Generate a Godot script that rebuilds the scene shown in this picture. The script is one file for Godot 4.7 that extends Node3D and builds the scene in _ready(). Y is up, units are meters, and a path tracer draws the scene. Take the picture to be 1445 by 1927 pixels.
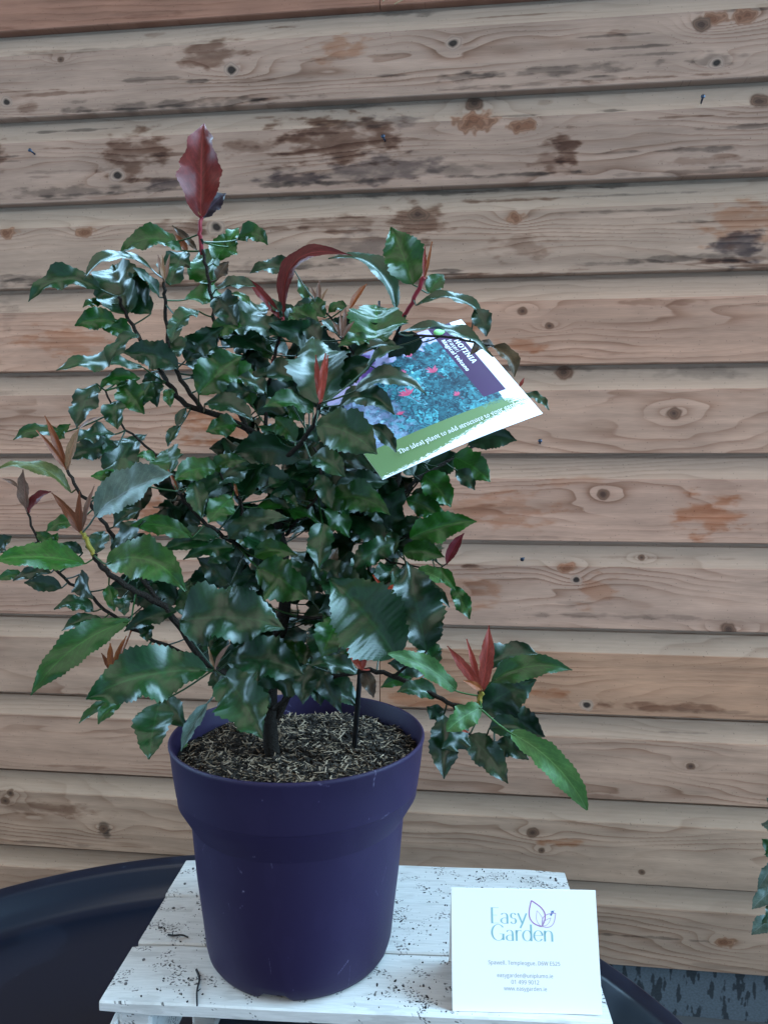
extends Node3D
# A potted shrub with red young growth on a white slatted crate, in a black tray before a timber-clad wall.
# Metres, y up; the wall, the crate, the pot and the plant all stand at their real sizes and distances.

const LEAVES := [
	[-196,496,20,-267,482,30,20,34,0,22],
	[-144,517,20,-205,501,40,55,36,0,28],
	[-120,547,10,-177,534,20,25,48,1,12],
	[-173,472,10,-200,535,-30,0,68,0,3],
	[-151,475,0,-192,520,-20,-10,57,0,3],
	[-178,462,30,-216,456,40,5,57,1,8],
	[-164,451,20,-195,457,30,10,57,1,5],
	[-152,446,40,-177,413,60,50,46,0,12],
	[-148,414,40,-228,410,60,50,34,0,8],
	[-118,416,20,-172,430,30,10,51,0,10],
	[-133,486,30,-152,511,50,45,40,0,5],
	[-122,498,30,-112,541,0,40,57,0,5],
	[-200,483,10,-215,478,20,20,57,1,15],
	[-115,538,10,-129,541,20,10,57,1,10],
	[-83,503,10,-104,545,-20,0,71,1,3],
	[-82,529,0,-64,560,-20,5,68,1,5],
	[-70,547,-10,-61,570,-20,0,57,1,5],
	[-60,554,-10,-27,546,0,10,57,1,25],
	[-76,506,20,-64,524,20,0,55,7,5],
	[-74,491,40,-32,493,50,45,48,0,6],
	[-77,488,20,-52,455,40,0,63,0,5],
	[-63,494,10,-42,480,20,40,34,1,10],
	[-91,470,40,-115,444,60,40,51,0,10],
	[-107,460,50,-111,435,70,30,46,0,5],
	[-81,453,30,-48,456,40,5,57,1,6],
	[-80,445,10,-53,449,20,45,57,0,10],
	[-77,438,20,-104,443,30,5,63,0,8],
	[-90,386,50,-48,426,40,5,66,1,5],
	[-25,427,0,-59,459,-10,20,36,1,10],
	[-29,449,-10,-37,460,-10,40,34,1,10],
	[-5,531,-40,-53,526,-40,30,48,0,10],
	[10,491,-40,-1,522,-50,50,34,1,5],
	[-10,470,0,61,535,10,30,20,3,36],
	[-15,470,0,-51,514,0,20,17,3,2],
	[-13,477,0,-28,489,0,10,57,0,5],
	[108,489,-50,32,548,-60,50,28,0,24],
	[125,503,10,102,565,0,0,59,1,2],
	[60,478,10,77,506,0,10,20,4,5],
	[32,471,0,16,493,-10,0,68,1,3],
	[25,459,10,-2,482,0,10,57,1,5],
	[55,485,-10,35,477,-10,20,57,1,15],
	[86,436,30,87,491,-20,0,78,1,2],
	[78,443,30,49,435,40,20,48,1,12],
	[15,443,20,-4,475,10,10,57,1,5],
	[30,442,30,8,467,20,10,57,0,5],
	[47,448,40,32,464,30,50,57,0,5],
	[35,373,100,25,443,55,30,64,0,3],
	[48,389,80,87,415,90,10,48,0,10],
	[79,407,100,113,424,110,50,34,0,10],
	[141,494,10,158,515,0,10,68,1,5],
	[128,478,30,200,456,40,55,25,0,22],
	[186,472,40,197,444,50,15,63,0,8],
	[109,442,80,197,419,110,55,19,0,12],
	[206,438,20,229,406,30,30,40,7,18],
	[207,437,30,182,427,40,30,45,7,15],
	[245,401,-40,251,412,-40,0,29,5,0],
	[252,394,-30,275,375,-20,30,36,0,10],
	[188,337,-30,240,342,-20,15,48,0,10],
	[69,383,130,132,378,150,40,31,0,20],
	[55,371,120,104,362,140,25,40,0,22],
	[42,369,80,63,356,90,10,57,0,10],
	[34,352,130,89,326,150,12,63,0,10],
	[84,353,110,106,328,120,20,41,0,8],
	[25,323,90,59,305,110,30,57,0,10],
	[28,366,90,-16,370,110,35,46,1,15],
	[4,379,80,-18,371,90,60,57,0,10],
	[23,374,80,-2,389,80,30,51,0,5],
	[7,339,60,-13,363,60,5,63,1,5],
	[17,359,70,0,372,70,10,63,1,5],
	[31,338,70,19,356,70,10,63,0,5],
	[29,306,60,44,275,80,30,48,0,5],
	[35,278,60,101,268,90,15,43,1,16],
	[49,300,-30,79,291,-20,10,46,0,10],
	[-6,285,50,9,275,60,50,51,0,5],
	[-128,394,20,-124,375,30,0,57,1,3],
	[-148,413,10,-141,376,20,0,57,0,3],
	[-108,374,30,-115,354,40,40,46,0,5],
	[-114,356,30,-125,335,40,40,48,0,5],
	[-84,377,50,-33,359,70,45,46,0,10],
	[-52,356,50,-81,349,60,10,68,1,5],
	[-41,391,30,-76,382,40,5,59,0,8],
	[-21,386,60,-51,403,60,45,51,0,8],
	[-48,323,-30,-96,333,-20,5,57,0,8],
	[-44,338,30,-30,322,40,40,57,0,5],
	[-68,311,70,-105,301,90,15,57,1,14],
	[-72,311,70,-39,320,80,20,48,1,12],
	[-110,307,90,-120,332,60,5,86,1,5],
	[-126,320,80,-140,325,90,25,57,1,15],
	[-56,288,50,-79,309,50,5,63,1,3],
	[-51,285,50,-23,310,40,35,57,0,5],
	[-89,301,80,-77,266,100,30,48,0,3],
	[-52,285,80,-71,262,100,5,71,1,3],
	[-188,396,60,-198,352,90,35,48,0,5],
	[-174,379,50,-165,351,70,10,68,0,3],
	[-152,403,40,-190,390,50,20,36,1,18],
	[-174,400,40,-145,367,50,5,57,1,5],
	[-142,401,30,-153,373,40,5,57,0,5],
	[-168,346,70,-199,338,90,35,55,0,10],
	[-169,334,60,-215,322,70,5,48,0,10],
	[-233,348,40,-278,342,50,30,34,1,12],
	[-234,341,50,-219,357,50,10,57,1,5],
	[-212,311,80,-232,364,80,20,13,4,3],
	[-208,312,90,-231,349,100,20,13,4,3],
	[-207,311,90,-191,351,100,20,20,6,4],
	[-197,347,90,-171,361,100,40,15,6,8],
	[-204,290,90,-268,313,110,50,22,9,20],
	[-252,274,80,-249,312,90,0,30,6,2],
	[-260,295,80,-269,303,90,20,26,6,10],
	[-250,269,80,-224,291,90,30,32,3,12],
	[-188,253,110,-210,291,120,20,20,4,5],
	[-188,253,110,-184,293,120,20,16,4,3],
	[-187,254,110,-174,297,110,30,12,6,5],
	[-167,270,130,-92,308,140,35,50,8,8],
	[-133,298,100,-174,312,90,55,63,0,8],
	[-152,301,90,-181,306,100,15,46,1,5],
	[-168,256,80,-141,274,80,40,57,0,5],
	[-285,230,80,-267,247,80,15,68,0,5],
	[-185,224,110,-260,230,130,35,36,1,6],
	[-226,235,80,-244,251,80,15,57,1,8],
	[-229,234,80,-222,250,80,15,57,1,5],
	[-203,261,80,-229,252,90,25,48,1,12],
	[-199,230,80,-215,241,90,15,46,0,8],
	[-258,209,80,-278,205,90,15,46,1,10],
	[-230,211,80,-263,205,90,35,36,0,8],
	[-220,196,80,-252,203,90,15,48,0,6],
	[-198,211,90,-179,191,110,-15,68,0,3],
	[-170,201,90,-162,177,100,5,51,1,3],
	[-155,191,90,-149,175,110,35,57,0,3],
	[-154,228,140,-79,207,160,25,46,1,20],
	[-179,232,100,-177,253,80,20,74,0,3],
	[-165,236,90,-130,263,100,40,51,0,6],
	[-89,247,90,-145,259,100,20,34,1,10],
	[-186,175,90,-220,179,100,45,48,0,20],
	[-140,173,120,-217,114,160,15,28,1,10],
	[-178,167,90,-213,158,100,40,36,0,10],
	[-56,245,80,3,266,90,20,38,0,12],
	[-66,246,80,-109,247,90,25,34,0,8],
	[-74,241,80,-119,234,90,20,34,0,8],
	[-53,234,70,-101,224,80,15,32,0,10],
	[-54,233,60,-79,219,70,5,63,0,5],
	[-60,196,60,-92,223,60,5,57,0,5],
	[-33,226,70,9,229,80,20,48,1,12],
	[-27,218,90,23,190,110,5,66,1,5],
	[-104,163,60,-103,201,50,0,57,0,3],
	[-89,175,140,8,173,160,30,57,0,8],
	[-133,170,70,-145,201,60,0,68,0,3],
	[-108,173,80,-157,155,90,20,34,0,8],
	[-138,163,80,-134,145,90,0,68,0,3],
	[35,260,80,33,219,100,5,59,0,3],
	[34,204,30,47,229,20,10,50,7,5],
	[30,199,50,24,217,50,30,57,0,5],
	[36,199,50,56,200,60,35,57,0,10],
	[106,143,140,45,214,130,8,68,0,4],
	[54,176,120,39,143,140,0,71,1,4],
	[134,146,130,116,228,120,8,57,0,3],
	[108,228,-30,122,254,-40,0,80,1,3],
	[97,186,80,84,209,80,10,16,5,5],
	[96,188,90,105,202,90,10,30,5,5],
	[102,181,70,114,193,70,30,63,1,8],
	[77,205,-30,56,208,-30,10,51,1,6],
	[171,324,-20,210,297,-10,5,66,1,6],
	[172,310,0,191,289,10,10,57,0,5],
	[138,305,0,166,271,10,0,68,1,5],
	[125,284,-10,159,272,0,5,57,1,8],
	[119,278,0,161,254,10,5,51,1,8],
	[122,239,20,191,257,30,5,41,1,6],
	[114,238,0,108,260,-10,0,80,1,3],
	[102,245,10,106,221,20,0,57,0,3],
	[115,223,20,158,220,30,5,51,1,10],
	[160,213,30,178,245,30,10,30,10,5],
	[129,207,40,156,197,50,15,50,2,8],
	[148,209,40,168,189,50,15,48,1,6],
	[131,200,50,161,173,60,30,28,0,5],
	[165,191,40,182,159,50,10,48,1,5],
	[129,299,-40,184,326,-40,0,57,0,5],
	[-169,114,90,-179,134,90,10,21,4,3],
	[-165,117,100,-167,146,100,10,24,4,2],
	[-168,114,90,-155,151,90,15,15,4,6],
	[-60,136,160,-157,120,190,28,46,0,8],
	[-170,90,100,-191,75,120,30,28,1,5],
	[-157,88,100,-173,74,120,20,46,1,12],
	[-109,101,140,-108,65,180,5,63,0,3],
	[-118,90,90,-94,67,110,10,57,0,3],
	[-91,130,110,-151,127,110,20,34,0,12],
	[-51,132,120,22,127,140,30,55,0,10],
	[-47,128,150,-6,90,200,15,59,0,6],
	[-75,87,100,-93,52,130,50,28,8,5],
	[-69,118,100,-59,101,110,10,68,0,3],
	[22,126,100,19,93,120,5,57,0,3],
	[26,115,70,53,71,80,10,36,0,3],
	[71,117,100,24,128,110,40,36,0,10],
	[75,117,90,85,93,100,10,50,7,5],
	[159,115,150,99,154,170,30,24,2,8],
	[141,131,130,133,151,110,30,80,0,3],
	[136,117,100,99,129,110,5,48,0,8],
	[123,112,90,92,103,100,15,40,1,5],
	[144,100,120,107,108,130,40,48,0,12],
	[191,128,110,241,138,110,40,51,0,8],
	[191,123,150,261,137,160,25,30,1,12],
	[186,87,120,235,119,130,10,66,0,5],
	[201,74,100,248,58,110,5,68,0,5],
	[181,103,160,149,89,180,10,52,2,6],
	[173,72,130,148,61,150,5,68,0,5],
	[151,83,120,149,34,150,10,46,0,3],
	[150,76,110,135,91,120,5,68,0,5],
	[174,67,130,205,34,160,10,48,0,5],
	[191,77,140,223,78,150,30,57,0,10],
	[207,80,160,268,23,190,15,25,2,10],
	[199,55,120,227,48,140,30,48,0,6],
	[182,114,150,151,157,160,10,17,5,2],
	[184,108,130,171,157,130,10,12,5,2],
	[183,114,150,189,174,150,10,22,5,2],
	[181,119,160,164,130,170,20,26,4,3],
	[-92,567,20,-93,673,0,5,38,3,2],
	[-91,571,10,-70,599,0,10,60,11,5],
	[-94,572,20,-113,606,10,10,16,6,3],
	[-109,537,10,-121,554,10,10,33,4,5],
	[-101,540,0,-127,566,0,20,20,7,3],
	[-125,501,40,-131,526,40,10,18,6,2],
	[-122,499,50,-124,523,50,10,20,6,2],
	[-124,501,40,-119,526,40,10,17,6,2],
	[25,487,-10,26,512,-10,0,23,6,2],
	[25,487,-10,17,505,-10,0,20,6,2],
	[27,487,-10,35,503,-10,10,16,6,5],
	[53,445,30,56,476,30,0,16,6,2],
	[53,444,40,43,460,40,10,26,6,5],
	[54,444,40,65,460,40,10,23,6,5],
	[53,444,40,51,469,40,0,15,6,2],
	[38,373,130,34,415,130,0,14,5,2],
	[38,372,135,43,416,135,0,14,5,1],
	[39,373,130,45,415,130,0,11,5,2],
	[136,508,20,137,539,20,0,14,5,1],
	[137,508,20,144,544,20,0,9,4,2],
	[-102,290,90,-111,312,90,10,16,4,3],
	[-49,286,70,-52,301,70,10,20,4,2],
	[-61,129,130,-66,150,130,10,16,6,3],
	[-58,132,140,-44,155,140,10,16,6,8],
	[74,126,120,59,148,120,10,23,5,3],
	[74,123,110,66,150,110,10,16,5,2],
	[75,126,120,78,142,120,10,29,5,2],
	[170,77,150,162,80,150,10,25,5,2],
]
const STEMS := [
	[0,90,36,-27,-5,0,-30,39,0,-24,106,5,-12,159,10,-12,211,10,-16,257,15,-26,302,20,-33,346,25],
	[1,35,16,-33,346,25,-72,365,20,-112,379,15,-132,402,10,-146,420,0,-159,446,10,-173,471,10,-181,490,10],
	[1,26,15,-92,371,20,-117,404,15,-128,434,15,-130,466,20,-125,491,40,-125,502,40],
	[1,26,16,-44,349,25,-63,380,10,-80,413,10,-80,456,15,-83,489,15,-90,526,15,-92,547,20],
	[2,24,19,-92,532,15,-93,552,20,-92,570,20],
	[1,24,16,-26,313,20,-29,368,15,-23,413,10,-15,452,5],
	[2,17,14,-22,419,7,-15,452,5,-11,471,0],
	[1,30,20,-32,335,25,-17,324,40,4,328,60,29,354,100,37,372,130],
	[1,44,20,-23,39,0,6,96,-10,35,149,-10,71,201,0,85,233,0,99,262,0,108,289,-20,113,318,-40,102,365,-40,96,418,-40],
	[1,26,10,101,266,0,125,294,-5,149,311,-20,195,336,-40,232,366,-50,247,402,-45],
	[1,12,7,85,218,0,116,210,15,149,209,30,161,213,30],
	[1,12,7,99,262,0,116,278,0,139,304,0,171,323,-10],
	[1,12,7,82,227,0,108,235,0,122,239,20],
	[1,20,18,99,395,-40,102,439,-20,117,472,10],
	[2,22,24,114,468,7,126,488,15,136,508,20],
	[1,16,12,98,407,-40,77,420,0,53,443,30],
	[1,16,10,77,420,0,48,460,-10,26,485,-10],
	[1,16,10,102,439,-20,115,448,30,179,441,40,207,437,30],
	[1,22,11,-33,71,5,-110,128,60,-165,160,70,-201,190,70,-228,215,80,-239,233,80,-251,270,80],
	[1,40,24,-32,65,5,-81,109,50,-102,144,70,-120,178,80,-140,192,90,-157,207,100,-174,221,100,-177,234,110],
	[3,26,20,-176,232,110,-182,245,110,-188,254,110],
	[1,24,15,-125,184,80,-148,215,80,-168,246,80,-186,275,85,-196,291,90,-207,311,90],
	[1,26,16,-14,211,10,-43,225,40,-55,238,60,-77,259,80,-96,280,85,-102,291,90],
	[1,16,10,-96,280,85,-123,313,60,-144,337,50,-167,356,50,-183,390,50],
	[1,18,10,-55,238,60,-47,271,60,-50,287,65,-68,311,70],
	[1,18,12,-9,241,12,8,263,30,30,289,50,32,313,60,26,334,70],
	[1,20,14,-12,156,10,21,156,30,62,169,60,96,185,80],
	[1,26,20,-24,52,10,16,87,40,73,119,100,104,117,110,134,106,120,158,96,130,182,97,145],
	[3,26,22,178,97,145,181,106,150,182,115,150],
	[1,22,16,-30,72,10,-53,107,80,-61,129,130],
	[1,14,10,158,96,130,172,69,130,197,61,130],
	[1,16,10,104,117,110,123,135,125,134,146,130],
]
const KNOTS := [
	[1,122,84,12,1],
	[1,-270,62,12,1],
	[1,-698,29,10,1],
	[2,160,108,19,2],
	[2,241,95,12,2],
	[1,555,26,10,1],
	[2,159,143,13,0],
	[2,-488,43,12,1],
	[2,629,120,13,0],
	[3,63,109,15,0],
	[3,-552,100,9,2],
	[3,230,97,9,2],
	[3,-303,99,14,1],
	[3,-705,103,10,2],
	[4,245,92,7,0],
	[4,291,66,6,0],
	[5,319,142,12,0],
	[5,503,69,10,0],
	[6,387,84,9,0],
	[7,344,87,8,1],
	[7,328,108,8,2],
	[7,603,5,11,0],
	[8,366,17,10,1],
	[7,457,127,5,0],
	[10,-738,106,6,0],
	[10,-750,90,8,0],
	[10,-546,45,7,0],
	[10,274,85,9,0],
	[10,291,53,5,0],
	[10,468,24,5,0],
	[11,615,58,9,2],
	[1,549,98,11,2],
	[1,531,89,12,0],
	[1,598,97,12,2],
	[1,-590,99,5,0],
	[9,547,68,6,0],
]
const STAINS := [
	[1,-309,92,67,27,0,70],
	[1,-77,87,48,21,1,60],
	[1,-379,8,202,9,2,60],
	[2,-78,151,115,7,2,45],
	[1,307,29,163,8,2,60],
	[1,136,25,58,8,2,60],
	[1,-610,114,58,8,0,30],
	[1,35,148,48,9,2,50],
	[1,553,32,38,10,2,50],
	[1,-655,17,29,13,0,50],
	[1,-467,115,192,6,2,30],
	[2,-78,88,115,46,0,90],
	[2,-155,24,67,13,3,75],
	[2,-2,34,106,23,3,60],
	[2,-457,82,60,44,0,80],
	[2,-597,20,144,9,2,55],
	[2,318,52,21,35,0,100],
	[2,282,40,29,23,0,60],
	[3,165,153,288,8,2,55],
	[2,-392,21,48,12,3,70],
	[2,-718,92,19,25,0,70],
	[2,-2,116,106,12,3,50],
	[2,545,24,86,7,0,40],
	[2,128,29,48,10,2,40],
	[2,-232,81,58,19,0,50],
	[3,54,100,58,36,0,75],
	[3,-31,52,67,29,3,35],
	[3,608,72,77,38,1,60],
	[3,601,37,43,27,3,90],
	[3,-676,16,77,12,2,50],
	[3,239,48,48,24,0,40],
	[3,-368,99,58,21,0,60],
	[3,506,20,115,6,2,60],
	[3,-79,100,77,15,0,40],
	[3,-176,29,96,8,2,35],
	[4,148,67,40,9,1,90],
	[4,237,33,43,13,1,70],
	[4,-595,54,86,27,1,50],
	[4,-710,110,23,33,2,25],
	[4,-157,51,77,29,1,50],
	[4,491,102,77,6,0,35],
	[5,-299,48,86,35,1,80],
	[5,315,151,58,8,2,35],
	[5,546,139,115,10,2,30],
	[6,562,48,58,35,1,85],
	[6,-425,24,67,42,1,75],
	[6,198,54,106,33,1,50],
	[6,336,107,58,12,1,30],
	[7,163,107,21,4,0,90],
	[7,385,69,33,29,1,50],
	[7,142,64,67,33,1,45],
	[7,432,23,154,5,2,40],
	[8,499,17,106,9,0,60],
	[8,296,33,38,12,1,60],
	[8,76,11,77,17,1,50],
	[9,383,1,86,8,0,40],
	[10,-666,78,115,13,0,45],
	[10,328,71,43,9,1,80],
	[11,-707,34,58,10,0,30],
	[10,-546,47,12,12,2,80],
	[10,-541,31,8,8,2,60],
	[11,463,57,115,3,2,60],
]
const NAILS := [
	[2,-645,88],
	[2,5,81],
	[2,534,119],
	[5,278,17],
	[7,253,124],
]

const EXPOSED := 0.1545          # visible height of one cladding board
const BOARD_BASE := 1.0275       # height of the bottom edge of the sixth board
const PITCH := -4.0
const PLANT_FOOT := Vector3(-0.095, 0.697, -0.83)
const CRATE_TOP := 0.472

var rng := RandomNumberGenerator.new()
var wood_images := []
var leaf_materials := {}
var stem_materials := []

# ---------------------------------------------------------------- materials
func lin(r: float, g: float, b: float) -> Color:
	return Color(r, g, b).linear_to_srgb()

func mat(c: Color, rough := 0.6, specular := 0.5) -> StandardMaterial3D:
	var m := StandardMaterial3D.new()
	m.albedo_color = c
	m.roughness = rough
	m.metallic_specular = specular
	return m

func noise(seed_: int, freq: float, octaves := 3) -> FastNoiseLite:
	var n := FastNoiseLite.new()
	n.seed = seed_
	n.noise_type = FastNoiseLite.TYPE_SIMPLEX_SMOOTH
	n.frequency = freq
	n.fractal_type = FastNoiseLite.FRACTAL_FBM if octaves > 1 else FastNoiseLite.FRACTAL_NONE
	n.fractal_octaves = octaves
	return n

# ---------------------------------------------------------------- nodes
func tag(o: Node, label := "", category := "", group := "", kind := "") -> void:
	if label: o.set_meta("label", label)
	if category: o.set_meta("category", category)
	if group: o.set_meta("group", group)
	if kind: o.set_meta("kind", kind)

func thing(called: String, at: Vector3, label: String, category: String, group := "") -> Node3D:
	var o := Node3D.new()
	o.name = called
	add_child(o, true)
	o.position = at
	tag(o, label, category, group)
	return o

func part(called: String, m: Mesh, material: Material, parent: Node = self) -> MeshInstance3D:
	var o := MeshInstance3D.new()
	o.name = called
	o.mesh = m
	if material: o.material_override = material
	parent.add_child(o, true)
	return o

# ---------------------------------------------------------------- shapes
func start() -> SurfaceTool:
	var st := SurfaceTool.new()
	st.begin(Mesh.PRIMITIVE_TRIANGLES)
	return st

func tri(st: SurfaceTool, a: Vector3, b: Vector3, c: Vector3, ua := Vector2.ZERO, ub := Vector2.ZERO, uc := Vector2.ZERO) -> void:
	st.set_uv(ua); st.add_vertex(a)
	st.set_uv(ub); st.add_vertex(b)
	st.set_uv(uc); st.add_vertex(c)

func quad(st: SurfaceTool, a: Vector3, b: Vector3, c: Vector3, d: Vector3, ua := Vector2.ZERO, ub := Vector2.ZERO, uc := Vector2.ZERO, ud := Vector2.ZERO) -> void:
	tri(st, a, b, c, ua, ub, uc)
	tri(st, a, c, d, ua, uc, ud)

func done(st: SurfaceTool) -> ArrayMesh:
	st.generate_normals()
	return st.commit()

# a box with chamfered long edges, uneven by wobble; uv in metres over the top
func slab(size: Vector3, chamfer: float, wobble := 0.0, uv_off := Vector2.ZERO) -> ArrayMesh:
	var st := start()
	st.set_smooth_group(-1)
	var h := size / 2
	var n := 10
	var rings := []
	var wn := noise(rng.randi() % 1000, 9.0, 2)
	for i in n + 1:
		var x := -h.x + size.x * i / n
		var inset := chamfer if i == 0 or i == n else 0.0
		var w1 := wn.get_noise_1d(x) * wobble
		var w2 := wn.get_noise_1d(x + 40) * wobble
		var ring := []
		for p in [[-1, -1, 1, 0], [-1, -1, 0, 1], [-1, 1, 0, -1], [-1, 1, 1, 0], [1, 1, -1, 0], [1, 1, 0, -1], [1, -1, 0, 1], [1, -1, -1, 0]]:
			var z: float = p[0] * (h.z - inset) + p[2] * chamfer + (w1 if p[0] > 0 else w2)
			var y: float = p[1] * (h.y - inset) + p[3] * chamfer
			ring.append(Vector3(x, y, z))
		rings.append(ring)
	for i in n:
		for k in 8:
			var a: Vector3 = rings[i][k]
			var b: Vector3 = rings[i][(k + 1) % 8]
			var c: Vector3 = rings[i + 1][(k + 1) % 8]
			var d: Vector3 = rings[i + 1][k]
			quad(st, a, d, c, b, flat_uv(a, uv_off), flat_uv(d, uv_off), flat_uv(c, uv_off), flat_uv(b, uv_off))
	for e in [0, n]:
		var r: Array = rings[e]
		for k in range(1, 7):
			if e == 0: tri(st, r[0], r[k], r[k + 1], flat_uv(r[0], uv_off), flat_uv(r[k], uv_off), flat_uv(r[k + 1], uv_off))
			else: tri(st, r[0], r[k + 1], r[k], flat_uv(r[0], uv_off), flat_uv(r[k + 1], uv_off), flat_uv(r[k], uv_off))
	return done(st)

func flat_uv(p: Vector3, off: Vector2) -> Vector2:
	return Vector2(p.x + p.y * 0.7, p.z + p.y) / 0.5 + off

# profile: [radius, height] from one end to the other; notched: drainage slots in the foot of a pot
func lathe(profile: Array, segments: int, notched := false, smooth := true) -> ArrayMesh:
	var st := start()
	st.set_smooth_group(0 if smooth else -1)
	var length := 0.0
	var along := [0.0]
	for i in range(1, profile.size()):
		length += (profile[i] - profile[i - 1]).length()
		along.append(length)
	for i in profile.size() - 1:
		for k in segments:
			var q := []
			var u := []
			for c in [[i, k], [i + 1, k], [i + 1, k + 1], [i, k + 1]]:
				var a: float = TAU * (c[1] % segments) / segments
				var p: Vector2 = profile[c[0]]
				var lift: float = notch(a, c[0]) if notched else 0.0
				q.append(Vector3(cos(a) * p.x, p.y + lift, sin(a) * p.x))
				u.append(Vector2(float(c[1]) / segments, along[c[0]] / length))
			quad(st, q[0], q[3], q[2], q[1], u[0], u[3], u[2], u[1])
	return done(st)

func notch(a: float, i: int) -> float:
	if i < 2 or i > 5: return 0.0
	var s := fposmod(a - PI * 0.55 + PI / 4, PI / 2) - PI / 4
	return 0.0055 * smoothstep(0.17, 0.13, absf(s)) * (1.0 if i < 5 else 0.35)

func tube_into(st: SurfaceTool, pts: Array, r0: float, r1: float, sides := 7) -> void:
	st.set_smooth_group(0)
	var rings := []
	var n := pts.size()
	for i in n:
		var t: Vector3 = (pts[mini(i + 1, n - 1)] - pts[maxi(i - 1, 0)]).normalized()
		var s := t.cross(Vector3(0.31, 0.2, 0.93)).normalized()
		var b := s.cross(t)
		var r := lerpf(r0, r1, float(i) / (n - 1))
		var ring := []
		for k in sides:
			var a := TAU * k / sides
			ring.append(pts[i] + (s * cos(a) + b * sin(a)) * r)
		rings.append(ring)
	for i in n - 1:
		for k in sides:
			var k2 := (k + 1) % sides
			var v0 := Vector2(float(k) / sides, i * 0.5)
			quad(st, rings[i][k], rings[i][k2], rings[i + 1][k2], rings[i + 1][k], v0, v0, v0, v0)
	for k in range(1, sides - 1):
		tri(st, rings[n - 1][0], rings[n - 1][k], rings[n - 1][k + 1])
		tri(st, rings[0][0], rings[0][k + 1], rings[0][k])

func smooth_path(p: Array, steps := 6) -> Array:
	var out := []
	for i in p.size() - 1:
		var a: Vector3 = p[maxi(i - 1, 0)]
		var d: Vector3 = p[mini(i + 2, p.size() - 1)]
		for k in steps:
			out.append(p[i].cubic_interpolate(p[i + 1], a, d, float(k) / steps))
	out.append(p[-1])
	return out

# ---------------------------------------------------------------- timber
const WOOD_W := 2048
const WOOD_H := 176
const WOOD_LENGTH := 2.4
const WOOD_HEIGHT := 0.18
# sRGB colours of the boards, top to bottom
const BOARD_TONES := [[158, 112, 92], [173, 141, 123], [171, 139, 121], [178, 146, 126], [190, 147, 124], [191, 151, 129], [190, 149, 128], [187, 150, 130], [184, 151, 130], [180, 146, 125], [176, 147, 126], [169, 141, 121]]

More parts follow.
